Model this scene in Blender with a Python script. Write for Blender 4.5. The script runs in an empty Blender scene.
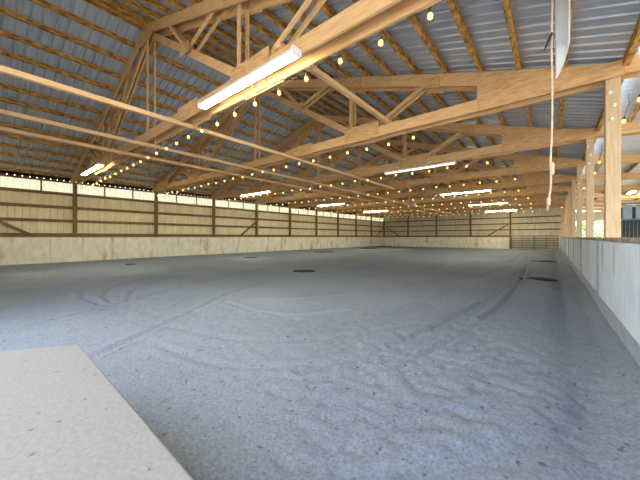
import bpy, math, random
import numpy as np
from mathutils import Vector, Matrix, noise
random.seed(7)
C = bpy.context.scene.collection
SC = bpy.context.scene
# ------------------------------------------------------------------ camera
CAMZ = 1.25
cd = bpy.data.cameras.new('camera')
cam = bpy.data.objects.new('camera', cd)
C.objects.link(cam)
cam.location = (0, 0, CAMZ)
cam.rotation_euler = (math.pi/2, 0, math.radians(39.34))
cd.sensor_width = 36.0
cd.lens = 283.0/640*36
cd.shift_y = -3/640
cd.clip_end = 400
cd.clip_start = 0.05
SC.camera = cam
# ------------------------------------------------------------------ world / light / exposure
W = bpy.data.worlds.new('sky')
SC.world = W
W.use_nodes = True
bg = W.node_tree.nodes['Background']
bg.inputs[0].default_value = (0.80, 0.89, 1.0, 1)
bg.inputs[1].default_value = 4.5
sun_d = bpy.data.lights.new('sun', 'SUN')
sun_d.energy = 9.0
sun_d.angle = 0.02
sun_d.color = (1.0, 0.93, 0.8)
sun = bpy.data.objects.new('sun', sun_d)
C.objects.link(sun)
sun.rotation_euler = Vector((-0.50, -0.30, -0.95)).to_track_quat('-Z', 'Y').to_euler()
sun.location = (30, 20, 40)

def portal(name, loc, direction, sx, sy):
    d = bpy.data.lights.new(name, 'AREA')
    d.shape = 'RECTANGLE'
    d.size = sx
    d.size_y = sy
    d.cycles.is_portal = True
    o = bpy.data.objects.new(name, d)
    C.objects.link(o)
    o.location = loc
    o.rotation_euler = Vector(direction).to_track_quat('-Z', 'Y').to_euler()
portal('open_end_portal', (-2.8, -1.7, 1.9), (0, 1, 0), 7.6, 4.2)
portal('side_portal', (6.7, 17, 1.8), (-1, 0, 0), 40, 3.6)
SC.view_settings.view_transform = 'Standard'
SC.view_settings.look = 'None'
SC.view_settings.gamma = 1
SC.view_settings.use_curve_mapping = False
SC.view_settings.exposure = 0.5
SC.cycles.use_denoising = True
SC.cycles.max_bounces = 10
SC.cycles.diffuse_bounces = 7
SC.cycles.sample_clamp_indirect = 6
SC.cycles.use_light_tree = True

# ------------------------------------------------------------------ main dimensions
XL = -17.9          # inner face of the left wall posts
XR = 0.6            # inner face of the right kick wall
XP = 0.78           # right post centre line
RX = -8.6           # ridge
SL = 0.32           # roof slope
HT = 4.05           # top of top chord at the right post
Y0, BAY = 3.10, 3.658
YF = Y0 + 9*BAY     # far wall
YN = -1.4           # near end of the building
def ztop(x):        # top of the top chord
    d = (XP - x) if x > RX else (x - (2*RX - XP))
    return HT + SL*d
PUR = 0.13
def zroof(x): return ztop(x) + PUR

# ------------------------------------------------------------------ materials
def nodes(m):
    m.use_nodes = True
    nt = m.node_tree
    return nt, nt.nodes['Principled BSDF']
def mat(name, c1, c2=None, rough=0.8, scale=6, stretch=(1, 1, 1), bump=0.0, metallic=0.0, detail=6, contrast=(0.3, 0.7),
        c3=None, spots=None, coords='Object', bumpdist=0.01):
    m = bpy.data.materials.new(name)
    nt, b = nodes(m)
    b.inputs['Roughness'].default_value = rough
    b.inputs['Metallic'].default_value = metallic
    if c2 is None:
        b.inputs['Base Color'].default_value = (*c1, 1)
        return m
    L = nt.links.new
    tc = nt.nodes.new('ShaderNodeTexCoord')
    mp = nt.nodes.new('ShaderNodeMapping')
    mp.inputs['Scale'].default_value = stretch
    L(tc.outputs[coords], mp.inputs[0])
    n = nt.nodes.new('ShaderNodeTexNoise')
    n.inputs['Scale'].default_value = scale
    n.inputs['Detail'].default_value = detail
    n.inputs['Roughness'].default_value = 0.6
    L(mp.outputs[0], n.inputs['Vector'])
    r = nt.nodes.new('ShaderNodeValToRGB')
    r.color_ramp.elements[0].position = contrast[0]
    r.color_ramp.elements[1].position = contrast[1]
    r.color_ramp.elements[0].color = (*c1, 1)
    r.color_ramp.elements[1].color = (*c2, 1)
    L(n.outputs['Fac'], r.inputs[0])
    col = r.outputs[0]
    if c3 is not None:      # a second, large scale pattern of stains
        n2 = nt.nodes.new('ShaderNodeTexNoise')
        n2.inputs['Scale'].default_value = spots[0]
        n2.inputs['Detail'].default_value = 4
        mp2 = nt.nodes.new('ShaderNodeMapping')
        mp2.inputs['Scale'].default_value = spots[3] if len(spots) > 3 else (1, 1, 1)
        L(tc.outputs[coords], mp2.inputs[0])
        L(mp2.outputs[0], n2.inputs['Vector'])
        r2 = nt.nodes.new('ShaderNodeValToRGB')
        r2.color_ramp.elements[0].position = spots[1]
        r2.color_ramp.elements[1].position = spots[2]
        L(n2.outputs['Fac'], r2.inputs[0])
        mx = nt.nodes.new('ShaderNodeMix')
        mx.data_type = 'RGBA'
        L(r2.outputs[0], mx.inputs[0])
        L(col, mx.inputs[6])
        mx.inputs[7].default_value = (*c3, 1)
        col = mx.outputs[2]
    L(col, b.inputs['Base Color'])
    if bump:
        bp = nt.nodes.new('ShaderNodeBump')
        bp.inputs['Strength'].default_value = bump
        bp.inputs['Distance'].default_value = bumpdist
        L(n.outputs['Fac'], bp.inputs['Height'])
        L(bp.outputs[0], b.inputs['Normal'])
    return m
def emit(name, col, strength, sample='AUTO'):
    m = bpy.data.materials.new(name)
    nt, b = nodes(m)
    b.inputs['Base Color'].default_value = (*col, 1)
    b.inputs['Emission Color'].default_value = (*col, 1)
    b.inputs['Emission Strength'].default_value = strength
    m.cycles.emission_sampling = sample
    return m

M = {}
M['pine'] = mat('pine_timber', (0.57, 0.325, 0.125), (0.77, 0.51, 0.245), 0.75, 5, (0.5, 4, 6), 0.15)
M['pine_up'] = mat('pine_upright', (0.58, 0.335, 0.13), (0.77, 0.51, 0.245), 0.75, 5, (5, 5, 0.5), 0.15)
M['ply'] = mat('plywood', (0.46, 0.24, 0.085), (0.74, 0.475, 0.225), 0.75, 8, (0.6, 2, 4), 0.1)
M['purlin'] = mat('roof_timber', (0.10, 0.035, 0.006), (0.70, 0.37, 0.085), 0.8, 6, (3, 1, 3), 0.15, contrast=(0.33, 0.6))
M['brace'] = mat('pale_board', (0.64, 0.39, 0.18), (0.80, 0.53, 0.28), 0.75, 4, (5, 0.4, 5), 0.1)
M['post'] = mat('post_timber', (0.52, 0.35, 0.19), (0.68, 0.49, 0.29), 0.8, 4, (6, 6, 0.6), 0.15)
M['girt'] = mat('dark_girt', (0.14, 0.075, 0.022), (0.30, 0.17, 0.06), 0.85, 4, (4, 0.6, 4), 0.15)
M['roof'] = mat('galvanised_roof', (0.38, 0.45, 0.54), (0.64, 0.71, 0.80), 0.4, 3, (0.25, 5, 1), 0, 0.25, contrast=(0.3, 0.72))
M['lean'] = mat('white_roof_sheet', (0.74, 0.76, 0.80), (0.84, 0.85, 0.87), 0.6, 3)
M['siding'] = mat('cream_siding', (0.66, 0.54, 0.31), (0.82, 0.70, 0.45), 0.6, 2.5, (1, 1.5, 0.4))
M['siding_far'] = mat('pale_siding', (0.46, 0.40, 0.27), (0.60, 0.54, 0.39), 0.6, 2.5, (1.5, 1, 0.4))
M['kick'] = mat('whitewashed_board', (0.72, 0.65, 0.49), (0.90, 0.84, 0.69), 0.85, 5, (1, 1, 0.5), 0.15,
                c3=(0.42, 0.30, 0.17), spots=(1.6, 0.56, 0.78, (1, 1.6, 0.5)))
M['kick_r'] = mat('grey_washed_panel', (0.62, 0.71, 0.82), (0.82, 0.90, 0.98), 0.8, 5, (1, 2, 0.4), 0.12,
                  c3=(0.36, 0.30, 0.24), spots=(2.6, 0.55, 0.80, (1, 1.5, 0.35)))
M['rail'] = mat('chewed_rail', (0.22, 0.14, 0.08), (0.55, 0.50, 0.44), 0.9, 7, (3, 3, 3), 0.3, contrast=(0.42, 0.62))
M['curb'] = mat('curb_board', (0.27, 0.32, 0.38), (0.40, 0.45, 0.52), 0.85, 5, (1, 0.6, 2), 0.15)
M['slab'] = mat('dusty_concrete', (0.225, 0.213, 0.205), (0.30, 0.286, 0.275), 0.9, 60, (1, 1, 1), 0.15, detail=8, bumpdist=0.004,
                c3=(0.15, 0.135, 0.12), spots=(26, 0.68, 0.73))
M['slab_edge'] = mat('worn_edge', (0.40, 0.34, 0.24), (0.52, 0.45, 0.33), 0.9, 20)
M['white'] = mat('white_enamel', (0.80, 0.80, 0.76), (0.84, 0.84, 0.80), 0.4, 4)
M['galv'] = mat('galvanised_pipe', (0.34, 0.38, 0.42), (0.46, 0.50, 0.54), 0.45, 6, metallic=0.4)
M['gate'] = mat('blue_grey_paint', (0.04, 0.085, 0.13), (0.07, 0.13, 0.18), 0.5, 6)
M['teal'] = mat('teal_paint', (0.05, 0.16, 0.20), (0.10, 0.25, 0.29), 0.5, 6)
M['panel'] = mat('dull_blue_panel', (0.20, 0.27, 0.33), (0.28, 0.35, 0.40), 0.4, 3)
M['rope'] = mat('pale_rope', (0.50, 0.38, 0.24), (0.68, 0.55, 0.38), 0.9, 60)
M['plastic'] = mat('white_plastic', (0.52, 0.53, 0.52), (0.62, 0.63, 0.62), 0.5, 5)
M['black'] = mat('black_rubber', (0.015, 0.015, 0.017), (0.03, 0.03, 0.03), 0.6, 5)
M['damp'] = mat('damp_dirt', (0.010, 0.007, 0.005), (0.035, 0.026, 0.02), 0.95, 14, bump=0.4)
M['socket'] = mat('socket_black', (0.03, 0.025, 0.02), (0.05, 0.04, 0.035), 0.6, 5)
M['grass'] = mat('meadow_grass', (0.16, 0.26, 0.05), (0.34, 0.44, 0.12), 0.9, 3)
M['leaf'] = mat('hedge_leaf', (0.14, 0.28, 0.04), (0.36, 0.52, 0.12), 0.7, 2)
M['bark'] = mat('bark', (0.10, 0.07, 0.045), (0.18, 0.13, 0.09), 0.9, 9)
M['gravel'] = mat('neutral_bounce_gravel', (0.36, 0.33, 0.30), (0.50, 0.46, 0.42), 0.95, 3)
M['dirt'] = mat('aisle_dirt', (0.24, 0.22, 0.19), (0.36, 0.33, 0.29), 0.95, 4)
M['shadow_wood'] = mat('shade_dark_board', (0.05, 0.045, 0.03), (0.10, 0.085, 0.055), 0.9, 6)  # dark colour stands in for the shade behind the stall bars
M['bulb'] = emit('warm_bulb', (1.0, 0.50, 0.11), 3.0, 'NONE')
M['tube'] = emit('fluorescent_tube', (1.0, 0.94, 0.66), 100.0)
M['tube_unlit'] = emit('unlit_tube_added_glow', (1.0, 0.90, 0.74), 1.2)  # tubes that are off, given a faint glow to look pale

def sheet_mat():
    m = bpy.data.materials.new('translucent_sheet')
    nt, b = nodes(m)
    out = nt.nodes['Material Output']
    L = nt.links.new
    tr = nt.nodes.new('ShaderNodeBsdfTranslucent')
    df = nt.nodes.new('ShaderNodeBsdfDiffuse')
    tr.inputs[0].default_value = (0.66, 0.635, 0.53, 1)
    df.inputs[0].default_value = (0.80, 0.77, 0.66, 1)
    mx = nt.nodes.new('ShaderNodeMixShader')
    mx.inputs[0].default_value = 0.30
    L(tr.outputs[0], mx.inputs[1])
    L(df.outputs[0], mx.inputs[2])
    L(mx.outputs[0], out.inputs[0])
    return m
M['sheet'] = sheet_mat()

def sand_mat():
    m = bpy.data.materials.new('arena_sand')
    nt, b = nodes(m)
    L = nt.links.new
    b.inputs['Roughness'].default_value = 0.95
    tc = nt.nodes.new('ShaderNodeTexCoord')
    n1 = nt.nodes.new('ShaderNodeTexNoise')
    n1.inputs['Scale'].default_value = 0.45
    n1.inputs['Detail'].default_value = 5
    n2 = nt.nodes.new('ShaderNodeTexNoise')
    n2.inputs['Scale'].default_value = 45
    n2.inputs['Detail'].default_value = 8
    n2.inputs['Roughness'].default_value = 0.75
    L(tc.outputs['Object'], n1.inputs['Vector'])
    L(tc.outputs['Object'], n2.inputs['Vector'])
    r1 = nt.nodes.new('ShaderNodeValToRGB')
    r1.color_ramp.elements[0].position = 0.3
    r1.color_ramp.elements[1].position = 0.72
    r1.color_ramp.elements[0].color = (0.21, 0.246, 0.318, 1)
    r1.color_ramp.elements[1].color = (0.275, 0.314, 0.39, 1)
    L(n1.outputs['Fac'], r1.inputs[0])
    r2 = nt.nodes.new('ShaderNodeValToRGB')
    r2.color_ramp.elements[0].position = 0.30
    r2.color_ramp.elements[1].position = 0.70
    r2.color_ramp.elements[0].color = (0.5, 0.5, 0.5, 1)
    r2.color_ramp.elements[1].color = (1.3, 1.3, 1.3, 1)
    L(n2.outputs['Fac'], r2.inputs[0])
    mx = nt.nodes.new('ShaderNodeMix')
    mx.data_type = 'RGBA'
    mx.blend_type = 'MULTIPLY'
    mx.inputs[0].default_value = 1
    L(r1.outputs[0], mx.inputs[6])
    L(r2.outputs[0], mx.inputs[7])
    L(mx.outputs[2], b.inputs['Base Color'])
    n3 = nt.nodes.new('ShaderNodeTexNoise')      # loose dark clods
    n3.inputs['Scale'].default_value = 16
    n3.inputs['Detail'].default_value = 2
    L(tc.outputs['Object'], n3.inputs['Vector'])
    r3 = nt.nodes.new('ShaderNodeValToRGB')
    r3.color_ramp.elements[0].position = 0.66
    r3.color_ramp.elements[1].position = 0.72
    r3.color_ramp.elements[0].color = (1, 1, 1, 1)
    r3.color_ramp.elements[1].color = (0.5, 0.48, 0.45, 1)
    L(n3.outputs['Fac'], r3.inputs[0])
    m3 = nt.nodes.new('ShaderNodeMix')
    m3.data_type = 'RGBA'
    m3.blend_type = 'MULTIPLY'
    m3.inputs[0].default_value = 1
    L(mx.outputs[2], m3.inputs[6])
    L(r3.outputs[0], m3.inputs[7])
    L(m3.outputs[2], b.inputs['Base Color'])
    bp = nt.nodes.new('ShaderNodeBump')
    bp.inputs['Strength'].default_value = 0.5
    bp.inputs['Distance'].default_value = 0.02
    L(n2.outputs['Fac'], bp.inputs['Height'])
    L(bp.outputs[0], b.inputs['Normal'])
    return m
M['sand'] = sand_mat()

# ------------------------------------------------------------------ mesh helpers
class MB:
    def __init__(s):
        s.v = []
        s.f = []
        s.smooth = False
    def add(s, vs, fs):
        k = len(s.v)
        s.v += [tuple(p) for p in vs]
        s.f += [tuple(i+k for i in f) for f in fs]
        return s
    def box(s, x0, x1, y0, y1, z0, z1):
        return s.add([(x0, y0, z0), (x1, y0, z0), (x1, y1, z0), (x0, y1, z0), (x0, y0, z1), (x1, y0, z1), (x1, y1, z1), (x0, y1, z1)],
                     [(0, 3, 2, 1), (4, 5, 6, 7), (0, 1, 5, 4), (1, 2, 6, 5), (2, 3, 7, 6), (3, 0, 4, 7)])
    def beam(s, p0, p1, w, h, side=(0, 1, 0)):
        """board from p0 to p1, w along `side`, h across"""
        p0, p1, sd = Vector(p0), Vector(p1), Vector(side)
        d = (p1-p0).normalized()
        sd = (sd - d*sd.dot(d)).normalized()
        u = d.cross(sd)
        vs = []
        for p in (p0, p1):
            for a, b in ((-1, -1), (1, -1), (1, 1), (-1, 1)):
                vs.append(p + sd*(a*w/2) + u*(b*h/2))
        return s.add(vs, [(3, 2, 1, 0), (4, 5, 6, 7), (0, 1, 5, 4), (1, 2, 6, 5), (2, 3, 7, 6), (3, 0, 4, 7)])
    def prism(s, poly, y0, y1):       # poly in xz, extruded along y
        n = len(poly)
        vs = [(x, y0, z) for x, z in poly] + [(x, y1, z) for x, z in poly]
        fs = [tuple(range(n)), tuple(range(2*n-1, n-1, -1))]
        for i in range(n):
            j = (i+1) % n
            fs.append((i, i+n, j+n, j))
        return s.add(vs, fs)
    def prismz(s, poly, z0, z1):
        n = len(poly)
        vs = [(x, y, z0) for x, y in poly] + [(x, y, z1) for x, y in poly]
        fs = [tuple(range(n-1, -1, -1)), tuple(range(n, 2*n))]
        for i in range(n):
            j = (i+1) % n
            fs.append((i, j, j+n, i+n))
        return s.add(vs, fs)
    def tube(s, path, r, n=6):
        s.smooth = True
        path = [Vector(p) for p in path]
        R = r if isinstance(r, (list, tuple)) else [r]*len(path)
        vs, fs = [], []
        for i, p in enumerate(path):
            d = (path[min(i+1, len(path)-1)] - path[max(i-1, 0)]).normalized()
            ref = Vector((0, 0, 1)) if abs(d.z) < 0.9 else Vector((1, 0, 0))
            a = d.cross(ref).normalized()
            b = d.cross(a)
            for k in range(n):
                t = 2*math.pi*k/n
                vs.append(p + (a*math.cos(t) + b*math.sin(t))*R[i])
        for i in range(len(path)-1):
            for k in range(n):
                q = (k+1) % n
                fs.append((i*n+k, i*n+q, (i+1)*n+q, (i+1)*n+k))
        fs.append(tuple(range(n-1, -1, -1)))
        m = (len(path)-1)*n
        fs.append(tuple(range(m, m+n)))
        return s.add(vs, fs)
    def lathe(s, prof, c=(0, 0, 0), n=8):   # prof: list of (r, z)
        s.smooth = True
        vs, fs = [], []
        for r, z in prof:
            for k in range(n):
                t = 2*math.pi*k/n
                vs.append((c[0]+r*math.cos(t), c[1]+r*math.sin(t), c[2]+z))
        for i in range(len(prof)-1):
            for k in range(n):
                q = (k+1) % n
                fs.append((i*n+k, i*n+q, (i+1)*n+q, (i+1)*n+k))
        fs.append(tuple(range(n-1, -1, -1)))
        m = (len(prof)-1)*n
        fs.append(tuple(range(m, m+n)))
        return s.add(vs, fs)
    def mesh(s, name, m):
        me = bpy.data.meshes.new(name)
        me.from_pydata(s.v, [], s.f)
        me.materials.append(M[m] if isinstance(m, str) else m)
        import bmesh
        bm = bmesh.new()
        bm.from_mesh(me)
        bmesh.ops.recalc_face_normals(bm, faces=bm.faces)
        bm.to_mesh(me)
        bm.free()
        if s.smooth:
            me.polygons.foreach_set('use_smooth', [True]*len(me.polygons))
        return me
    def build(s, name, m, parent=None):
        o = bpy.data.objects.new(name, s.mesh(name, m))
        C.objects.link(o)
        if parent:
            o.parent = parent
        return o
def tag(o, label=None, cat=None, group=None, kind=None):
    if label: o['label'] = label
    if cat: o['category'] = cat
    if group: o['group'] = group
    if kind: o['kind'] = kind
    return o
def empty(name, loc, label, cat, group=None):
    o = bpy.data.objects.new(name, None)
    C.objects.link(o)
    o.location = loc
    o.empty_display_size = 0.2
    return tag(o, label, cat, group)
def struct(mb, name, m):
    return tag(mb.build(name, m), kind='structure')
def bevel(o, w):
    b = o.modifiers.new('bevel', 'BEVEL')
    b.width = w
    b.segments = 1
    b.limit_method = 'ANGLE'
    return o
def copy_tree(o, parent=None):
    c = o.copy()
    C.objects.link(c)
    if parent:
        c.parent = parent
    for ch in o.children:
        copy_tree(ch, c)
    return c
ORD = ['nearest', 'second', 'third', 'fourth', 'fifth', 'sixth', 'seventh', 'eighth', 'ninth', 'tenth', 'eleventh']

# ------------------------------------------------------------------ sand floor (height field with wheel tracks)
def ground_pt(px, py, z=0.0):
    t = (px-320)/283
    k = (CAMZ - z)*283/(py-237)
    c, s = math.cos(math.radians(39.34)), math.sin(math.radians(39.34))
    return ((c*t - s)*k, (s*t + c)*k)
def spaced(a, b, at, d0, g):
    """coordinates from a to b, spacing d0 near `at` growing by g per metre"""
    up, p = [], at
    while p < b:
        up.append(p)
        p += d0 + g*(p-at)
    up.append(b)
    dn, p = [], at
    while True:
        p -= d0 + g*(at-p)
        if p <= a: break
        dn.append(p)
    dn.append(a)
    return np.array(dn[::-1] + up)
gx = spaced(XL+0.04, XR, 0.5, 0.028, 0.0048)
gy = spaced(YN, YF-0.13, 1.2, 0.028, 0.0052)
GX, GY = np.meshgrid(gx, gy)
rng = np.random.default_rng(3)
def vnoise(x, y, seed):
    r = np.random.default_rng(seed)
    tab = r.random((256, 256))
    xi, yi = np.floor(x).astype(int), np.floor(y).astype(int)
    fx, fy = x-xi, y-yi
    fx, fy = fx*fx*(3-2*fx), fy*fy*(3-2*fy)
    a = tab[xi % 256, yi % 256]; b = tab[(xi+1) % 256, yi % 256]
    c = tab[xi % 256, (yi+1) % 256]; d = tab[(xi+1) % 256, (yi+1) % 256]
    return (a*(1-fx)+b*fx)*(1-fy) + (c*(1-fx)+d*fx)*fy - 0.5
Z = 0.05*vnoise(GX*0.35, GY*0.35, 1) + 0.002*vnoise(GX*1.7, GY*1.7, 2)
Z += 0.0015*vnoise(GX*7, GY*7, 4) + 0.010*vnoise(GX*19, GY*19, 5)
# hoof marks: stronger lumps in a belt along the right wall and across the near ground
belt = np.exp(-((GX+0.9)/1.0)**2)*(GY < 16) + 0.7*np.exp(-((GY-3.1-0.15*GX)/0.8)**2)*(GX < 0.4)
lump = np.maximum(vnoise(GX*13, GY*13, 6), 0)*2
Z -= belt*0.036*lump**1.3
# a trough by the right kick wall and a low bank against it
Z += 0.11*np.exp(-((GX-0.64)/0.14)**2) - 0.08*np.exp(-((GX-0.20)/0.18)**2) + 0.02*np.exp(-((GX+0.5)/0.3)**2)
Z += 0.07*np.exp(-((GX-XL)/0.35)**2)
def smooth_path(pts, n=14):
    pts = [Vector((p[0], p[1], 0)) for p in pts]
    P = [pts[0]*2-pts[1]] + pts + [pts[-1]*2-pts[-2]]
    out = []
    for i in range(1, len(P)-2):
        for k in range(n):
            t = k/n
            a, b, c, d = P[i-1], P[i], P[i+1], P[i+2]
            out.append(0.5*((2*b) + (c-a)*t + (2*a-5*b+4*c-d)*t*t + (3*b-3*c+d-a)*t**3))
    out.append(P[-2])
    return out
def groove(pts, w, depth, ridge=0.5):
    global Z
    path = smooth_path(pts)
    D = np.full(GX.shape, 9.0)
    for a, b in zip(path[:-1], path[1:]):
        x0, y0, x1, y1 = min(a.x, b.x)-0.8, min(a.y, b.y)-0.8, max(a.x, b.x)+0.8, max(a.y, b.y)+0.8
        i0, i1 = np.searchsorted(gy, [y0, y1])
        j0, j1 = np.searchsorted(gx, [x0, x1])
        if i1 <= i0 or j1 <= j0: continue
        X, Y = GX[i0:i1, j0:j1], GY[i0:i1, j0:j1]
        dx, dy = b.x-a.x, b.y-a.y
        L2 = dx*dx+dy*dy + 1e-9
        t = np.clip(((X-a.x)*dx + (Y-a.y)*dy)/L2, 0, 1)
        D[i0:i1, j0:j1] = np.minimum(D[i0:i1, j0:j1], np.hypot(X-a.x-t*dx, Y-a.y-t*dy))
    Z += -depth*np.exp(-(D/w)**2) + ridge*depth*np.exp(-((D-2.2*w)/w)**2)
G = ground_pt
for pix, w, dp in (
    ([(-30, 347), (60, 320), (140, 299), (215, 279), (262, 268)], 0.06, 0.05),
    ([(92, 357), (150, 331), (200, 308), (240, 290), (285, 276)], 0.05, 0.045),
    ([(104, 306), (84, 297), (90, 287), (120, 278), (165, 271)], 0.07, 0.045),
    ([(112, 304), (106, 295), (120, 286), (150, 278)], 0.07, 0.045),
    ([(130, 301), (133, 292), (150, 284), (185, 275)], 0.06, 0.04),
    ([(225, 302), (260, 311), (300, 314), (345, 309)], 0.06, 0.03),
    ([(160, 345), (215, 363), (280, 366), (350, 358)], 0.06, 0.02),
    ([(170, 326), (240, 338), (330, 336), (420, 322)], 0.07, 0.02),
    ([(320, 380), (395, 364), (455, 338), (500, 305), (522, 278), (530, 258)], 0.05, 0.03),
    ([(300, 372), (380, 350), (440, 322), (490, 295), (517, 272), (527, 256)], 0.05, 0.03),
    ([(430, 330), (470, 308), (505, 290), (520, 276), (533, 258)], 0.05, 0.04),
    ([(480, 318), (510, 296), (527, 270)], 0.05, 0.05),
    ([(350, 322), (410, 306), (460, 288), (500, 268), (520, 255)], 0.08, 0.03),
    ([(250, 300), (330, 296), (410, 284), (470, 268), (510, 255)], 0.08, 0.03),
    ([(420, 480), (520, 452), (580, 415), (602, 370), (592, 325), (575, 285)], 0.10, 0.035),
):
    rt = pix[0][0] > 290 and pix[0][0] != 420
    groove([G(*p) for p in pix], w*(0.75 if rt else 0.8), dp*(0.8 if rt else 0.62))
Z += 0.0
ny, nx = GX.shape
fl = bpy.data.meshes.new('floor')
co = np.stack([GX, GY, Z], -1).reshape(-1, 3)
idx = np.arange(nx*ny).reshape(ny, nx)
quads = np.stack([idx[:-1, :-1], idx[:-1, 1:], idx[1:, 1:], idx[1:, :-1]], -1).reshape(-1, 4)
fl.from_pydata([tuple(p) for p in co.tolist()], [], [tuple(q) for q in quads.tolist()])
fl.materials.append(M['sand'])
fl.polygons.foreach_set('use_smooth', [True]*len(fl.polygons))
floor = bpy.data.objects.new('floor', fl)
C.objects.link(floor)
tag(floor, kind='structure')
def zground(x, y):
    return float(Z[min(np.searchsorted(gy, y), ny-1), min(np.searchsorted(gx, x), nx-1)])

# outside ground and aisle of the lean-to
b = MB()
b.box(-80, 80, YF+3, 140, -0.5, -0.12)
struct(b, 'ground_meadow', 'grass')
b = MB()
b.box(-80, 80, -60, YF+3, -0.5, -0.12)
struct(b, 'ground_yard_bounce', 'gravel')  # unseen surface, added to keep light bounced from outdoors neutral
b = MB()
b.box(XR+0.12, 6.6, YN, YF, -0.11, 0.0)
struct(b, 'floor_aisle', 'dirt')

# ------------------------------------------------------------------ corrugated sheets
def corrugated(mb, o, along, across, length, pitch=0.229, rib=0.045, up=(0, 0, 1), thick=0.004, top=0.03, base=0.065):
    """ribs repeat along `along`; the sheet runs the length of `across`; ribs stand out along `up`."""
    o, al, ac, up = Vector(o), Vector(along).normalized(), Vector(across), Vector(up)
    prof, t = [], 0.0
    while t < length:
        for dt, h in ((0, 0), (pitch-base, 0), (pitch-base+(base-top)/2, rib), (pitch-(base-top)/2, rib)):
            if t+dt <= length:
                prof.append((t+dt, h))
        t += pitch
    prof.append((length, 0))
    vs, fs = [], []
    for e in (0, 1):
        for t, h in prof:
            p = o + al*t + up*h + ac*e
            vs.append(p)
    n = len(prof)
    for i in range(n-1):
        fs.append((i, i+1, n+i+1, n+i))
    k = len(vs)
    vs += [p + up*thick for p in vs[:k]]
    for i in range(n-1):
        fs.append((k+i, k+n+i, k+n+i+1, k+i+1))
    for i in range(n-1):
        fs.append((i, k+i, k+i+1, i+1))
        fs.append((n+i, n+i+1, k+n+i+1, k+n+i))
    fs.append((0, n, k+n, k))
    fs.append((n-1, k+n-1, k+2*n-1, 2*n-1))
    return mb.add(vs, fs)

ROOF_Y1 = YF + 0.5
b = MB()
xr, xl = XP+0.24, XL-0.45
corrugated(b, (RX, YN, zroof(RX)+0.002), (0, 1, 0), (xr-RX, 0, zroof(xr)-zroof(RX)), ROOF_Y1-YN)
corrugated(b, (RX, YN, zroof(RX)+0.002), (0, 1, 0), (xl-RX, 0, zroof(xl)-zroof(RX)), ROOF_Y1-YN)
ceiling = struct(b, 'ceiling', 'roof')
# purlins are parts of the roof
px_right = [0.17-0.66*j for j in range(14)]
px_left = [2*RX-x for x in px_right]
for x in px_right + px_left + [XP+0.14, XL-0.02]:
    if x > RX-0.1 and x < RX+0.15: continue
    m = MB()
    z = ztop(x)
    s = -SL if x > RX else SL
    w = 0.075
    m.prism([(x-w/2, z-s*w/2*-1), (x+w/2, z+s*w/2), (x+w/2, z+PUR+s*w/2), (x-w/2, z+PUR-s*w/2)], YN, ROOF_Y1-0.05)
    bevel(m.build('purlin', 'purlin', ceiling), 0.004)
m = MB()
m.beam((RX, YN, zroof(RX)-0.12), (RX, ROOF_Y1-0.05, zroof(RX)-0.12), 0.05, 0.20, (1, 0, 0))
m.build('ridge_board', 'purlin', ceiling)

# ------------------------------------------------------------------ left wall
XS = XL-0.20       # siding plane
wall_left = MB()
corrugated(wall_left, (XS, YN, -0.1), (0, 1, 0), (0, 0, 3.42), YF-YN+0.2, up=(-1, 0, 0), rib=0.02)
wall_left = struct(wall_left, 'wall_left', 'siding')
m = MB()
corrugated(m, (XS, YN, 3.31), (0, 1, 0), (0, 0, 0.56), YF-YN+0.2, up=(-1, 0, 0), rib=0.02)
s = m.build('light_strip', 'sheet', wall_left)
s['label'] = 'translucent daylight strip'
for z in (1.36, 2.02, 2.66, 3.31):
    m = MB()
    m.box(XL-0.195, XL-0.155, YN, YF-0.02, z-0.07, z+0.07)
    bevel(m.build('girt', 'girt', wall_left), 0.005)
m = MB()
m.box(XL-0.195, XL-0.158, YN, YF-0.02, 3.84, 3.93)       # eave plate
m.build('eave_plate', 'girt', wall_left)
m = MB()                                                # closure strip with a gap under every rib
y = YN
while y < YF-0.3:
    m.box(XS+0.0, XS+0.03, y, y+0.195, 3.93, 4.08)
    y += 0.229
m.box(XS, XS+0.03, YN, YF, 3.965, 4.12)
m.build('closure_strip', 'girt', wall_left)
for k in range(-1, 9):
    for f in (0.33, 0.68):
        y = Y0 + (k+f)*BAY
        if y < YN+0.1: continue
        m = MB()
        m.box(XL-0.195, XL-0.165, y-0.03, y+0.03, 3.38, 3.84)
        m.build('stud', 'girt', wall_left)
for (ya, za, yb, zb) in ((Y0-2.6, 2.0, Y0-1.55, 1.36), (Y0+3*BAY-1.4, 1.40, Y0+3*BAY-0.12, 2.35), (YF-BAY*0.55, 1.40, YF-0.3, 2.5)):
    m = MB()
    m.beam((XL-0.13, ya, za), (XL-0.13, yb, zb), 0.045, 0.13, (1, 0, 0))
    m.build('brace', 'girt', wall_left)

def kick_panels(mb, x0, x1, y0, y1, z1, n):
    """vertical-jointed boards, a few mm apart"""
    w = (y1-y0)/n
    for i in range(n):
        mb.box(x0, x1, y0+i*w+0.004, y0+(i+1)*w-0.004, -0.08, z1)
kl = MB()
kick_panels(kl, XL+0.0, XL+0.04, YN, YF-0.12, 1.24, 31)
kl = struct(kl, 'wall_left_kickboard', 'kick')
m = MB()
m.box(XL-0.003, XL+0.06, YN, YF-0.14, 1.24, 1.28)
bevel(m.build('cap_rail', 'girt', kl), 0.005)

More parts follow.
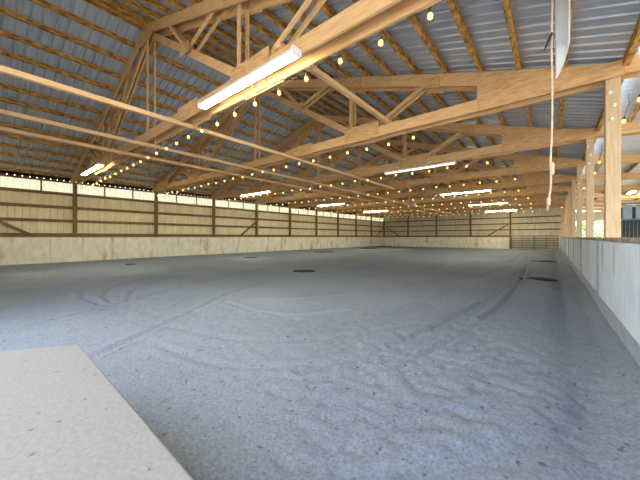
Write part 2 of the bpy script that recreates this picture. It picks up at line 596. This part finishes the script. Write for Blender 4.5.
post_group = 'timber posts along the left wall'
for k in range(0, 10):
    y = Y0 + k*BAY
    if k == 9: y -= 0.10
    m = MB()
    m.box(XL-0.155, XL-0.005, y-0.075, y+0.075, 0.0, 3.92 if k < 9 else 4.1)
    o = bevel(m.build('timber_post', 'girt'), 0.006)
    o.data.transform(Matrix.Translation((-(XL-0.08), -y, 0)))
    o.location = (XL-0.08, y, 0)
    w = ('brown timber post on the left wall, %s from the camera' % ORD[k]) if k < 9 else 'brown timber post in the far left corner of the arena'
    tag(o, w, 'post', post_group)

# ------------------------------------------------------------------ far wall
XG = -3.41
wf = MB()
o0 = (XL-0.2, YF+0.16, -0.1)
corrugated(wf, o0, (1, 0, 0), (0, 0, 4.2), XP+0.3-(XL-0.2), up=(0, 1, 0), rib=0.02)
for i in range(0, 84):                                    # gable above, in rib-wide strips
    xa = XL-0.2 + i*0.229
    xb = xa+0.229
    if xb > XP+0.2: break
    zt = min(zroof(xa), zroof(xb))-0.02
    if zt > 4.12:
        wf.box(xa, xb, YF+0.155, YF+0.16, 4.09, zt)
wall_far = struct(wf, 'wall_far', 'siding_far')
for z in (1.36, 2.02, 2.66, 3.31):
    m = MB()
    if z < 1.5:
        m.box(XL+0.02, XG, YF+0.10, YF+0.14, z-0.07, z+0.07)
    else:
        m.box(XL+0.02, XP-0.12, YF+0.10, YF+0.14, z-0.06, z+0.06)
    bevel(m.build('girt', 'girt', wall_far), 0.005)
for xa, za, xb, zb in ((-17.6, 2.5, -15.9, 1.40), (-5.5, 1.40, -3.6, 2.6)):
    m = MB()
    m.beam((xa, YF+0.075, za), (xb, YF+0.075, zb), 0.12, 0.045, (0, 0, 1)) if False else m.beam((xa, YF+0.07, za), (xb, YF+0.07, zb), 0.045, 0.12, (0, 1, 0))
    m.build('brace', 'girt', wall_far)
kf = MB()
w = (XG-0.1-(XL+0.05))/13
for i in range(13):
    kf.box(XL+0.05+i*w+0.004, XL+0.05+(i+1)*w-0.004, YF-0.12, YF-0.08, -0.08, 1.24)
kf = struct(kf, 'wall_far_kickboard', 'kick')
m = MB()
m.box(XL+0.062, XG-0.1, YF-0.14, YF-0.083, 1.24, 1.28)
m.build('cap_rail', 'girt', kf)
for i, x in enumerate((-14.6, -11.0, -7.2, XG)):
    m = MB()
    m.box(-0.075, 0.075, -0.075, 0.075, 0, 3.98)
    o = bevel(m.build('timber_post', 'girt'), 0.006)
    o.location = (x, YF-0.005, 0)
    tag(o, ['brown timber post on the far wall, first from its left corner', 'brown timber post on the far wall, second from its left corner',
            'brown timber post on the far wall, third from its left corner', 'brown timber post beside the pipe gate on the far wall'][i],
        'post', 'timber posts on the far wall')

# ------------------------------------------------------------------ near end: unseen gable wall, added and shaped to cut the incoming daylight
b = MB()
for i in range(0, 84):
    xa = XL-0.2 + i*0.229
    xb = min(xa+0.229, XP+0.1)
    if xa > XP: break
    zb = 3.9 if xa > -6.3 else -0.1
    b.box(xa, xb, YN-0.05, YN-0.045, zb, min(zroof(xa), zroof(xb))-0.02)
struct(b, 'wall_near_light_block', 'siding_far')
# ------------------------------------------------------------------ right kick wall and posts
kr = MB()
n = 15
y0 = YN
pl = (YF-0.15-YN)/n
for i in range(n):
    kr.box(XR+0.02, XR+0.05, y0+i*pl+0.003, y0+(i+1)*pl-0.003, -0.08, 1.20)
wall_right = struct(kr, 'wall_right', 'kick_r')
m = MB()
m.box(XR+0.005, XR+0.075, YN, YF-0.15, 1.185, 1.245)
bevel(m.build('cap_rail', 'rail', wall_right), 0.012)
m = MB()
m.prism([(XR-0.02, -0.08), (XR+0.02, -0.08), (XR+0.02, 0.26), (XR+0.004, 0.26)], YN, YF-0.15)
m.build('curb_board', 'curb', wall_right)
for k in range(1, 9):
    y = Y0+k*BAY
    m = MB()
    m.box(XR+0.0, XR+0.02, y-0.09, y+0.09, 0.26, 1.19)
    m.build('batten', 'curb', wall_right)
for k in range(1, 10):
    y = Y0 + k*BAY
    if k == 9: y -= 0.12
    r = empty('support_post', (XP, y, 0), '', 'post', 'posts along the right kick wall')
    m = MB()
    hw = 0.09 if k == 1 else 0.076
    m.box(-hw, hw, -hw, hw, 0, ztop(XP)-0.02)
    bevel(m.build('shaft', 'post', r), 0.008)
    if k in (1, 2, 3):
        for dz in (0, 0.22, 0.44):
            c = MB()
            c.lathe([(0.012, 0), (0.03, 0.004), (0.03, 0.02), (0.02, 0.036), (0.004, 0.042)], n=10)
            o = c.build('bolt_cap', 'white', r)
            o.rotation_euler = (math.pi/2, 0, 0)
            o.location = (-0.02+0.03*math.sin(dz*9), -hw, 3.20+dz)
            o['label'] = 'white round cap'
    if k == 1:
        r['label'] = 'widest pale timber post rising from the right kick wall'
    else:
        r['label'] = 'pale timber post on the right kick wall, %s one into the distance' % ORD[k-1]

# ------------------------------------------------------------------ trusses
def truss():
    r = empty('roof_truss', (0, 0, 0), '', 'truss', 'roof trusses across the arena')
    xa, xb = XL-0.15, XP+0.12
    zb0, zb1 = 3.86, 4.11
    for s in (-1, 1):
        m = MB()
        m.box(xa, xb, s*0.13-0.02, s*0.13+0.02, zb0, zb1)
        m.build('bottom_chord', 'pine', r)
    TD = 0.23
    for s in (-1, 1):
        yy = s*0.13
        m = MB()
        m.prism([(RX, ztop(RX)), (RX, ztop(RX)-TD), (XP-0.42, ztop(XP-0.42)-TD), (XP+0.12, zb1+0.001), (XP+0.12, ztop(XP)-SL*0.12)] if False else
                [(RX, ztop(RX)-0.002), (RX, ztop(RX)-TD), (-0.36, zb1+0.002), (0.56, zb1+0.002)], yy-0.02, yy+0.02)
        m.build('top_chord', 'pine', r)
        m = MB()
        mx = lambda x: 2*RX-x
        m.prism([(RX, ztop(RX)-0.002), (mx(0.56), zb1+0.002), (mx(-0.36), zb1+0.002), (RX, ztop(RX)-TD)], yy-0.02, yy+0.02)
        m.build('top_chord', 'pine', r)
    # king post: a pair of boards
    for s in (-1, 1):
        m = MB()
        m.box(RX+s*0.085-0.0, RX+s*0.085+0.09 if s > 0 else RX+s*0.085+0.0, -0.02, 0.02, zb0+0.02, ztop(RX)-0.1) if False else \
            m.box(RX-0.045, RX+0.045, s*0.09-0.018, s*0.09+0.018, zb0+0.02, ztop(RX)-0.06)
        m.build('king_post', 'pine_up', r)
    for sd in (1, -1):
        f = (lambda x: x) if sd > 0 else (lambda x: 2*RX-x)
        gxp = -4.0
        midx = (gxp+RX)/2
        zr = ztop(RX)-0.22
        zm = (zr+4.02)/2
        # main web, ridge to bottom chord
        for s in (-1, 1):
            m = MB()
            m.beam((f(RX+0.05), s*0.045, zr), (f(gxp-0.1), s*0.045, 4.0), 0.036, 0.17)
            m.build('main_web', 'pine', r)
        def web(x0, z0, x1, z1, wide=0.085, gap=0.088):
            for s in (-1, 1):
                m = MB()
                m.beam((f(x0), s*gap, z0), (f(x1), s*gap, z1), 0.034, wide)
                m.build('web', 'pine', r)
        web(midx, zm, -7.35, ztop(-7.35)-0.1)
        web(midx, zm, -5.05, ztop(-5.05)-0.1)
        web(-4.35, 4.0, -4.35, ztop(-4.35)-0.08)
        web(gxp+0.15, 4.0, -2.15, ztop(-2.15)-0.1)
        # plywood plates on both faces
        for s in (-1, 1):
            ya, yb = sorted((s*0.151, s*0.165))
            def plate(poly, name='gusset_plate'):
                m = MB()
                p = [(f(x), z) for x, z in poly]
                m.prism(p, ya, yb)
                m.build(name, 'ply', r)
            plate([(-4.5, zb0-0.02), (-3.45, zb0-0.02), (-3.45, zb1+0.16), (-4.5, zb1+0.16)])
            plate([(-6.6, zb0-0.03), (-5.75, zb0-0.03), (-5.75, zb1+0.06), (-6.6, zb1+0.06)])
            if s < 0:
                plate([(midx-0.2, zm-0.13), (midx+0.2, zm-0.13), (midx+0.2, zm+0.13), (midx-0.2, zm+0.13)])
            z = ztop(-4.35)
            plate([(-4.75, ztop(-4.75)-0.3), (-4.0, ztop(-4.0)-0.3), (-4.0, ztop(-4.0)-0.02), (-4.75, ztop(-4.75)-0.02)])
            plate([(-3.85, ztop(-3.85)-0.27), (-3.1, ztop(-3.1)-0.27), (-3.1, ztop(-3.1)-0.01), (-3.85, ztop(-3.85)-0.01)])
            plate([(-2.35, ztop(-2.35)-0.33), (-1.95, ztop(-1.95)-0.33), (-1.95, ztop(-1.95)-0.05), (-2.35, ztop(-2.35)-0.05)])
            plate([(-1.2, zb0-0.005), (XP+0.11, zb0-0.005), (XP+0.11, ztop(XP)-0.01), (-1.2, ztop(-1.2)-0.02)], 'heel_plate')
    for s in (-1, 1):
        ya, yb = sorted((s*0.151, s*0.165))
        m = MB()
        m.prism([(RX-0.55, ztop(RX-0.55)-0.05), (RX-0.4, ztop(RX)-0.5), (RX+0.4, ztop(RX)-0.5), (RX+0.55, ztop(RX+0.55)-0.05), (RX, ztop(RX)-0.02)], ya, yb)
        m.build('ridge_plate', 'ply', r)
    return r
t0 = truss()
for k in range(0, 9):
    t = t0 if k == 0 else copy_tree(t0)
    t.location = (0, Y0+k*BAY, 0)
    t['label'] = ('timber roof truss with plywood gussets, nearest to the camera' if k == 0 else
                  'timber roof truss with plywood gussets, %s one back from the camera' % ORD[k])

# ------------------------------------------------------------------ long lateral braces
for (x, ya, yb, z, lab) in (
    (-6.5, YN, 14.2, 3.815, 'long pale board under the truss chords, right of the king posts'),
    (-8.72, YN, YF-0.3, 3.815, 'long pale board under the truss chords, along the king posts'),
    (-10.1, YN, YF-0.3, 3.815, 'long pale board under the truss chords, left of the king posts'),
    (-3.2, Y0-0.2, Y0+BAY+0.2, 4.155, 'short pale board lying on the bottom chords of the two nearest trusses')):
    m = MB()
    m.box(-0.045, 0.045, 0, yb-ya, -0.044, 0.044)
    o = bevel(m.build('lateral_brace', 'brace'), 0.004)
    o.location = (x, ya, z)
    tag(o, lab, 'brace', 'lateral braces of the trusses')

# ------------------------------------------------------------------ lean-to on the right
def zlean(x): return 4.30 - 0.11*(x-0.9)
b = MB()
corrugated(b, (0.98, YN, zlean(0.98)), (0, 1, 0), (5.9, 0, zlean(6.88)-zlean(0.98)), YF-YN, rib=0.02)
lean = struct(b, 'ceiling_aisle', 'lean')
for x in (1.5, 2.5, 3.5, 4.5, 5.5, 6.5):
    m = MB()
    m.box(x-0.022, x+0.022, YN, YF-0.05, zlean(x)-0.14, zlean(x)-0.004)
    m.build('purlin', 'purlin', lean)
for k in range(1, 10):
    y = Y0+k*BAY - (0.12 if k == 9 else 0)
    r = empty('aisle_rafter', (0, y, 0), 'pair of rafter boards over the side aisle, %s one into the distance' % ORD[k-1], 'rafter', 'rafters over the side aisle')
    for s in (-1, 1):
        m = MB()
        m.prism([(XP+0.125, zlean(XP)-0.15), (XP+0.125, zlean(XP)-0.42), (6.75, zlean(6.75)-0.42), (6.75, zlean(6.75)-0.15)], s*0.11-0.02, s*0.11+0.02)
        m.build('board', 'pine', r)
# far gable of the lean-to above a wide opening
b = MB()
corrugated(b, (XP+0.32, YF+0.05, 2.75), (1, 0, 0), (0, 0, 0.85), 5.6, up=(0, 1, 0), rib=0.02)
b.box(4.9, 6.7, YF+0.04, YF+0.06, 0, 2.75)
struct(b, 'wall_aisle_far', 'siding_far')
b = MB()
corrugated(b, (6.62, 8.0, 2.5), (0, 1, 0), (0, 0, 1.05), YF-8.0, up=(1, 0, 0), rib=0.02)
struct(b, 'wall_aisle_light_block', 'siding_far')  # unseen upper siding, added to dim the light under the aisle roof

# stall front in the aisle
r = empty('stall_front', (3.6, 20.0, 0), 'blue-grey stall front with upright bars and two panels, behind the widest right post', 'stall')
for x in (-1.05, 0.0, 1.05):
    m = MB(); m.box(x-0.045, x+0.045, -0.045, 0.045, 0, 2.9)
    m.build('stall_post', 'teal', r)
for x in (-0.78, -0.35, 0.31, 0.72):
    m = MB(); m.box(x-0.155, x+0.155, -0.015, 0.015, 2.14, 2.80)
    m.build('upper_panel', 'panel', r)
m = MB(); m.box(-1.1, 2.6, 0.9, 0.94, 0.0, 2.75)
m.build('shade_backing', 'shadow_wood', r)  # dark sheet added behind the bars in place of shade
for z in (0.5, 1.15, 2.1, 2.86):
    m = MB(); m.box(-1.0, 1.0, -0.03, 0.03, z-0.035, z+0.035)
    m.build('rail', 'teal', r)
for i in range(16):
    x = -0.96+i*0.128
    if abs(x) < 0.06: continue
    m = MB(); m.tube([(x, 0, 0.52), (x, 0, 2.1)], 0.014, 6)
    m.build('bar', 'teal', r)

# ------------------------------------------------------------------ fluorescent fixtures
def fixture(unlit=False):
    r = empty('fluorescent_fixture', (0, 0, 0), '', 'light fixture', 'fluorescent fixtures under the trusses')
    m = MB()
    m.prism([(-0.5, 0)], 0, 0) if False else None
    L = 1.32
    m = MB()                                   # trough with sloped reflector sides
    poly = [(-0.085, 0.0), (-0.05, 0.07), (0.05, 0.07), (0.085, 0.0), (0.075, 0.0), (0.03, 0.03), (-0.03, 0.03), (-0.075, 0.0)]
    n = len(poly)
    vs = [(-L, y, z) for y, z in poly] + [(L, y, z) for y, z in poly]
    fs = [(i, (i+1) % n, (i+1) % n+n, i+n) for i in range(n)]
    fs += [tuple(range(n-1, -1, -1)), tuple(range(n, 2*n))]
    m.add(vs, fs)
    m.build('housing', 'white', r)
    for s in (-1, 1):
        m = MB()
        m.box(s*(L-0.02)-0.02, s*(L-0.02)+0.02, -0.085, 0.085, -0.03, 0.07)
        m.build('end_cap', 'white', r)
    for s in (-1, 1):
        m = MB()
        m.tube([(-L+0.04, s*0.045, -0.012), (L-0.04, s*0.045, -0.012)], 0.02, 8)
        m.build('tube', 'tube_unlit' if unlit else 'tube', r)
    return r
fx = fixture()
fxd = fixture(True)
first = [True, True]
for k in (0, 2, 4, 6, 8):
    for side, x in (('right', -3.85), ('left', -13.45)):
        if k == 8 and side == 'left': continue
        unlit = (k == 2 and side == 'right')
        src = fxd if unlit else fx
        i = 1 if unlit else 0
        o = src if first[i] else copy_tree(src)
        first[i] = False
        y = Y0+k*BAY
        z = 3.785
        if k == 0:
            y -= 0.24
            z = 3.83
            x -= 0.22
        o.location = (x, y, z)
        pos = {0: 'under the nearest truss', 2: 'under the third truss', 4: 'under the fifth truss', 6: 'under the seventh truss', 8: 'under the last truss'}[k]
        st = 'unlit two-tube' if unlit else 'glowing two-tube'
        o['label'] = '%s fluorescent fixture %s, %s half of the arena' % (st, pos, side)

o = copy_tree(fx)
o.location = (3.5, 23.22, zlean(3.5)-0.14-0.071)
o.rotation_euler = (0, 0, math.pi/2)
o['label'] = 'fluorescent fixture over the side aisle beyond the right posts'
# ------------------------------------------------------------------ string lights
bulb_prof = [(0.006, 0.0), (0.020, -0.010), (0.030, -0.032), (0.031, -0.048), (0.022, -0.068), (0.006, -0.078)]
bm_ = MB(); bm_.lathe(bulb_prof, n=8)
bulb_mesh = bm_.mesh('bulb', 'bulb')
sk_ = MB(); sk_.lathe([(0.006, 0.045), (0.014, 0.04), (0.016, 0.0), (0.012, -0.004)], n=6)
socket_mesh = sk_.mesh('socket', 'socket')
def string_lights(p0, p1, spacing, hooks, sag, label, group, sockets=True, jit=0.0, seed=0, hook_top=None):
    rr = random.Random(seed)
    p0, p1 = Vector(p0), Vector(p1)
    L = (p1-p0).length
    d = (p1-p0)/L
    r = empty('string_lights', p0, label, 'string lights', group)
    def at(s):
        f = (s/hooks) % 1.0
        return d*s - Vector((0, 0, sag*4*f*(1-f)))
    m = MB()
    n = int(L/0.2)
    m.tube([at(L*i/n) for i in range(n+1)], 0.005, 4)
    m.build('wire', 'socket', r)
    if hook_top is not None:
        m = MB()
        s = 0.0
        while s <= L:
            q = at(s)
            m.tube([q, Vector((q.x, q.y, hook_top-p0.z))], 0.004, 4)
            s += hooks
        m.build('hangers', 'socket', r)
    s = 0.15 + rr.random()*0.3
    while s < L-0.1:
        q = at(s)
        o = bpy.data.objects.new('bulb', bulb_mesh)
        C.objects.link(o)
        o.parent = r
        o.location = q + Vector((0, 0, -0.05 - rr.random()*jit))
        o.rotation_euler = (rr.uniform(-.15, .15), rr.uniform(-.15, .15), 0)
        if sockets:
            c = bpy.data.objects.new('socket', socket_mesh)
            C.objects.link(c)
            c.parent = o
        s += spacing*rr.uniform(0.96, 1.04)
    return r
for k in range(0, 9):
    y = Y0+k*BAY-0.13 if k else Y0+0.13
    string_lights((XL+0.3, y, 3.74 if k else 3.58), (XP-0.6 if k == 0 else -2.3 if k == 1 else -0.9, y, 3.74 if k else 3.845), 0.62, 1.86, 0.045 if k else 0.02,
                  'string of warm bulbs hanging under the roof truss %s' % ('nearest to the camera' if k == 0 else '%s from the camera' % ORD[k]),
                  'strings of bulbs under the trusses', k < 4, 0.03, k, 3.862)
string_lights((1.10, 4.0, 3.72), (1.10, YF-1.0, 3.72), 1.25, BAY, 0.22,
              'string of warm bulbs running along the outer side of the right posts', None, True, 0.02, 50, 3.9)

# ------------------------------------------------------------------ rope and plastic strip by the right truss
r = empty('hanging_rope', (0.0, 4.2, 0), 'pale knotted rope hanging from the roof near the right posts', 'rope')
zt = ztop(0.03)+PUR
m = MB()
m.box(-0.10, 0.125, -0.045, 0.045, zt-0.11, zt-0.022)
m.build('hanger_block', 'purlin', r)
pts = []
for i in range(40):
    f = i/39
    z = (zt-0.10)*(1-f) + 1.56*f
    low = max(0, (2.35-z)/0.8)
    pts.append((-0.015*low*math.sin(9*z)-0.03*low+0.003*math.sin(5*z), 0.02*low*math.cos(7*z), z))
m = MB()
m.tube(pts, [0.010 + 0.002*math.sin(i*2.3) for i in range(40)], 7)
m.build('cord', 'rope', r)
m = MB()
m.lathe([(0.010, -0.07), (0.024, -0.05), (0.02, 0.0), (0.026, 0.05), (0.010, 0.08)], (0.0, 0, 2.03), 8)
m.build('knot', 'rope', r)
m = MB()
m.lathe([(0.010, -0.05), (0.018, -0.03), (0.019, 0.02), (0.010, 0.05)], (-0.03, 0, 1.66), 8)
m.build('knot', 'rope', r)
m = MB()
m.tube([(-0.07, -0.03, 3.40), (-0.03, -0.03, 3.50), (0.0, -0.02, 3.58)], [0.006, 0.016, 0.012], 6)
m.build('clip', 'black', r)['label'] = 'black clip'

m = MB()                                        # a strip of plastic curled into a half pipe, cut on the slant
n = 14
vs, fs = [], []
zt2 = zroof(0.17)-0.005
for i in range(n+1):
    a = math.radians(-40 + 250*i/n)
    for rad in (0.062, 0.065):
        x, y = rad*math.cos(a), rad*math.sin(a)
        zb = 3.12 + 0.36*((x+0.065)/0.13)**1.5
        vs += [(x, y, zb), (x*1.1, y*1.1, zt2-SL*x*0-0.06)]
for i in range(n):
    a = i*4
    fs += [(a, a+4, a+5, a+1), (a+2, a+3, a+7, a+6), (a, a+2, a+6, a+4), (a+1, a+5, a+7, a+3)]
fs += [(0, 1, 3, 2), (4*n, 4*n+2, 4*n+3, 4*n+1)]
m.add(vs, fs)
m.smooth = False
o = m.build('plastic_strip', 'plastic')
o.location = (0.095, 4.32, 0)
tag(o, 'curled white plastic strip hanging beside the rope under the roof', 'strip')

# ------------------------------------------------------------------ pipe gates at the far end
for i, (xa, xb) in enumerate(((XG+0.12, XG+1.98), (XG+2.05, XR-0.12))):
    r = empty('pipe_gate', ((xa+xb)/2, YF-0.6, 0), '%s of the two blue-grey pipe gates before the far door' % ('left' if i == 0 else 'right'), 'gate', 'pipe gates at the far end')
    w = (xb-xa)/2
    for s in (-1, 1):
        m = MB()
        m.box(s*(w-0.03)-0.03, s*(w-0.03)+0.03, -0.03, 0.03, 0.0, 1.40)
        m.build('end_post', 'gate', r)
    for z in (0.18, 0.42, 0.66, 0.90, 1.12, 1.36):
        m = MB()
        m.tube([(-w+0.03, 0, z), (w-0.03, 0, z)], 0.03, 6)
        m.build('rail', 'gate', r)
    m = MB()
    m.box(-0.02, 0.02, -0.032, 0.032, 0.16, 1.38)
    m.build('stay', 'gate', r)

# ------------------------------------------------------------------ platform in the foreground
PH = 0.55
A, B, Cc, Dd = (-2.39, 0.435), (-0.55, 0.40), (-0.55, -0.95), (-3.36, -0.95)
r = empty('platform', (-1.7, -0.2, 0), 'pale dusty platform with a cut corner in the foreground', 'platform')
def loc(p, s=1.0):
    return (p[0]+1.7, p[1]+0.2)
quad = [loc(A), loc(Dd), loc(Cc), loc(B)]
cx = sum(p[0] for p in quad)/4; cy = sum(p[1] for p in quad)/4
m = MB()
m.prismz(quad, PH-0.05, PH)
o = m.build('deck', 'slab', r)
bv = bevel(o, 0.010); o.modifiers[0].segments = 3
m = MB()
m.prismz([(cx+(x-cx)*0.965, cy+(y-cy)*0.965) for x, y in quad], -0.10, PH-0.05)
m.build('base', 'slab_edge', r)

# ------------------------------------------------------------------ dark damp patches on the sand
for i, (px, py, wx, lab) in enumerate((
    (541, 279.5, 30, 'largest dark damp patch on the sand near the right wall'),
    (544, 262, 22, 'thin dark damp patch on the sand behind the largest one'),
    (305, 271, 26, 'dark grey damp patch in the middle of the sand'),
    (519.5, 278.5, 6, 'small dark clod left of the largest damp patch'),
    (131, 264.5, 10, 'small dark patch on the sand before the left wall'),
    (324, 252, 24, 'thin dark patch at the foot of the left wall'),
    (250, 257.5, 14, 'small dark patch at the foot of the left wall below a brown stain'),
    (372, 248.5, 22, 'dark patch in the far left corner of the sand'))):
    x, y = ground_pt(px, py)
    x = max(x, XL+0.75)
    Zd = 0.774*y - 0.633*x
    rad = wx/283*Zd/2
    m = MB(); m.smooth = True
    n = 28
    vs, fs = [(0, 0, 0.022)], []
    for q, (rr, zz) in enumerate(((0.5, 0.022), (0.85, 0.012), (1.0, -0.02))):
        for j in range(n):
            a = 2*math.pi*j/n
            k = rad*rr*(1+0.28*noise.noise((math.cos(a)*1.5+i*7, math.sin(a)*1.5, 0)))
            vs.append((k*math.cos(a), k*0.75*math.sin(a), zz+0.01*noise.noise((math.cos(a)*4, math.sin(a)*4+i, q))))
    for j in range(n):
        fs.append((0, 1+j, 1+(j+1) % n))
        for q in range(2):
            fs.append((1+q*n+j, 1+(q+1)*n+j, 1+(q+1)*n+(j+1) % n, 1+q*n+(j+1) % n))
    m.add(vs, fs)
    o = m.build('damp_patch' if i != 3 else 'dirt_clod', 'damp')
    o.location = (x, y, zground(x, y)+0.008)
    o.rotation_euler = (0, 0, math.radians(39))
    tag(o, lab, 'patch', 'dark patches on the sand')

# ------------------------------------------------------------------ greenery beyond the aisle
for i, (x, y, s, lab) in enumerate(((3.9, 43.0, 2.2, 'bright green leafy bush beyond the aisle opening, left one'),
                                    (9.0, 47.5, 2.4, 'bright green leafy bush beyond the aisle opening, right one'))):
    r = empty('leafy_bush', (x, y, -0.12), lab, 'bush', 'bushes beyond the aisle')
    rr = random.Random(i)
    m = MB()
    m.tube([(0, 0, 0), (0.05, 0, s*0.4), (0.0, 0.1, s*0.9)], [0.09, 0.07, 0.03], 7)
    m.build('stem', 'bark', r)
    m = MB()
    for _ in range(2600):
        u = Vector((rr.gauss(0, 1), rr.gauss(0, 1), rr.gauss(0, 1))).normalized()
        q = Vector((u.x*s*1.0, u.y*s*0.8, s*0.8+u.z*s*0.78))*1.0
        q *= 1.0
        k = rr.uniform(0.75, 1.05)
        q = Vector((q.x*k, q.y*k, s*0.8+(q.z-s*0.8)*k))
        a = Vector((rr.gauss(0, 1), rr.gauss(0, 1), rr.gauss(0, 1))).normalized()
        bb = a.cross(u).normalized()
        e = 0.13
        m.add([q-a*e, q+bb*e*0.5, q+a*e, q-bb*e*0.5], [(0, 1, 2, 3)])
    m.build('foliage', 'leaf', r)
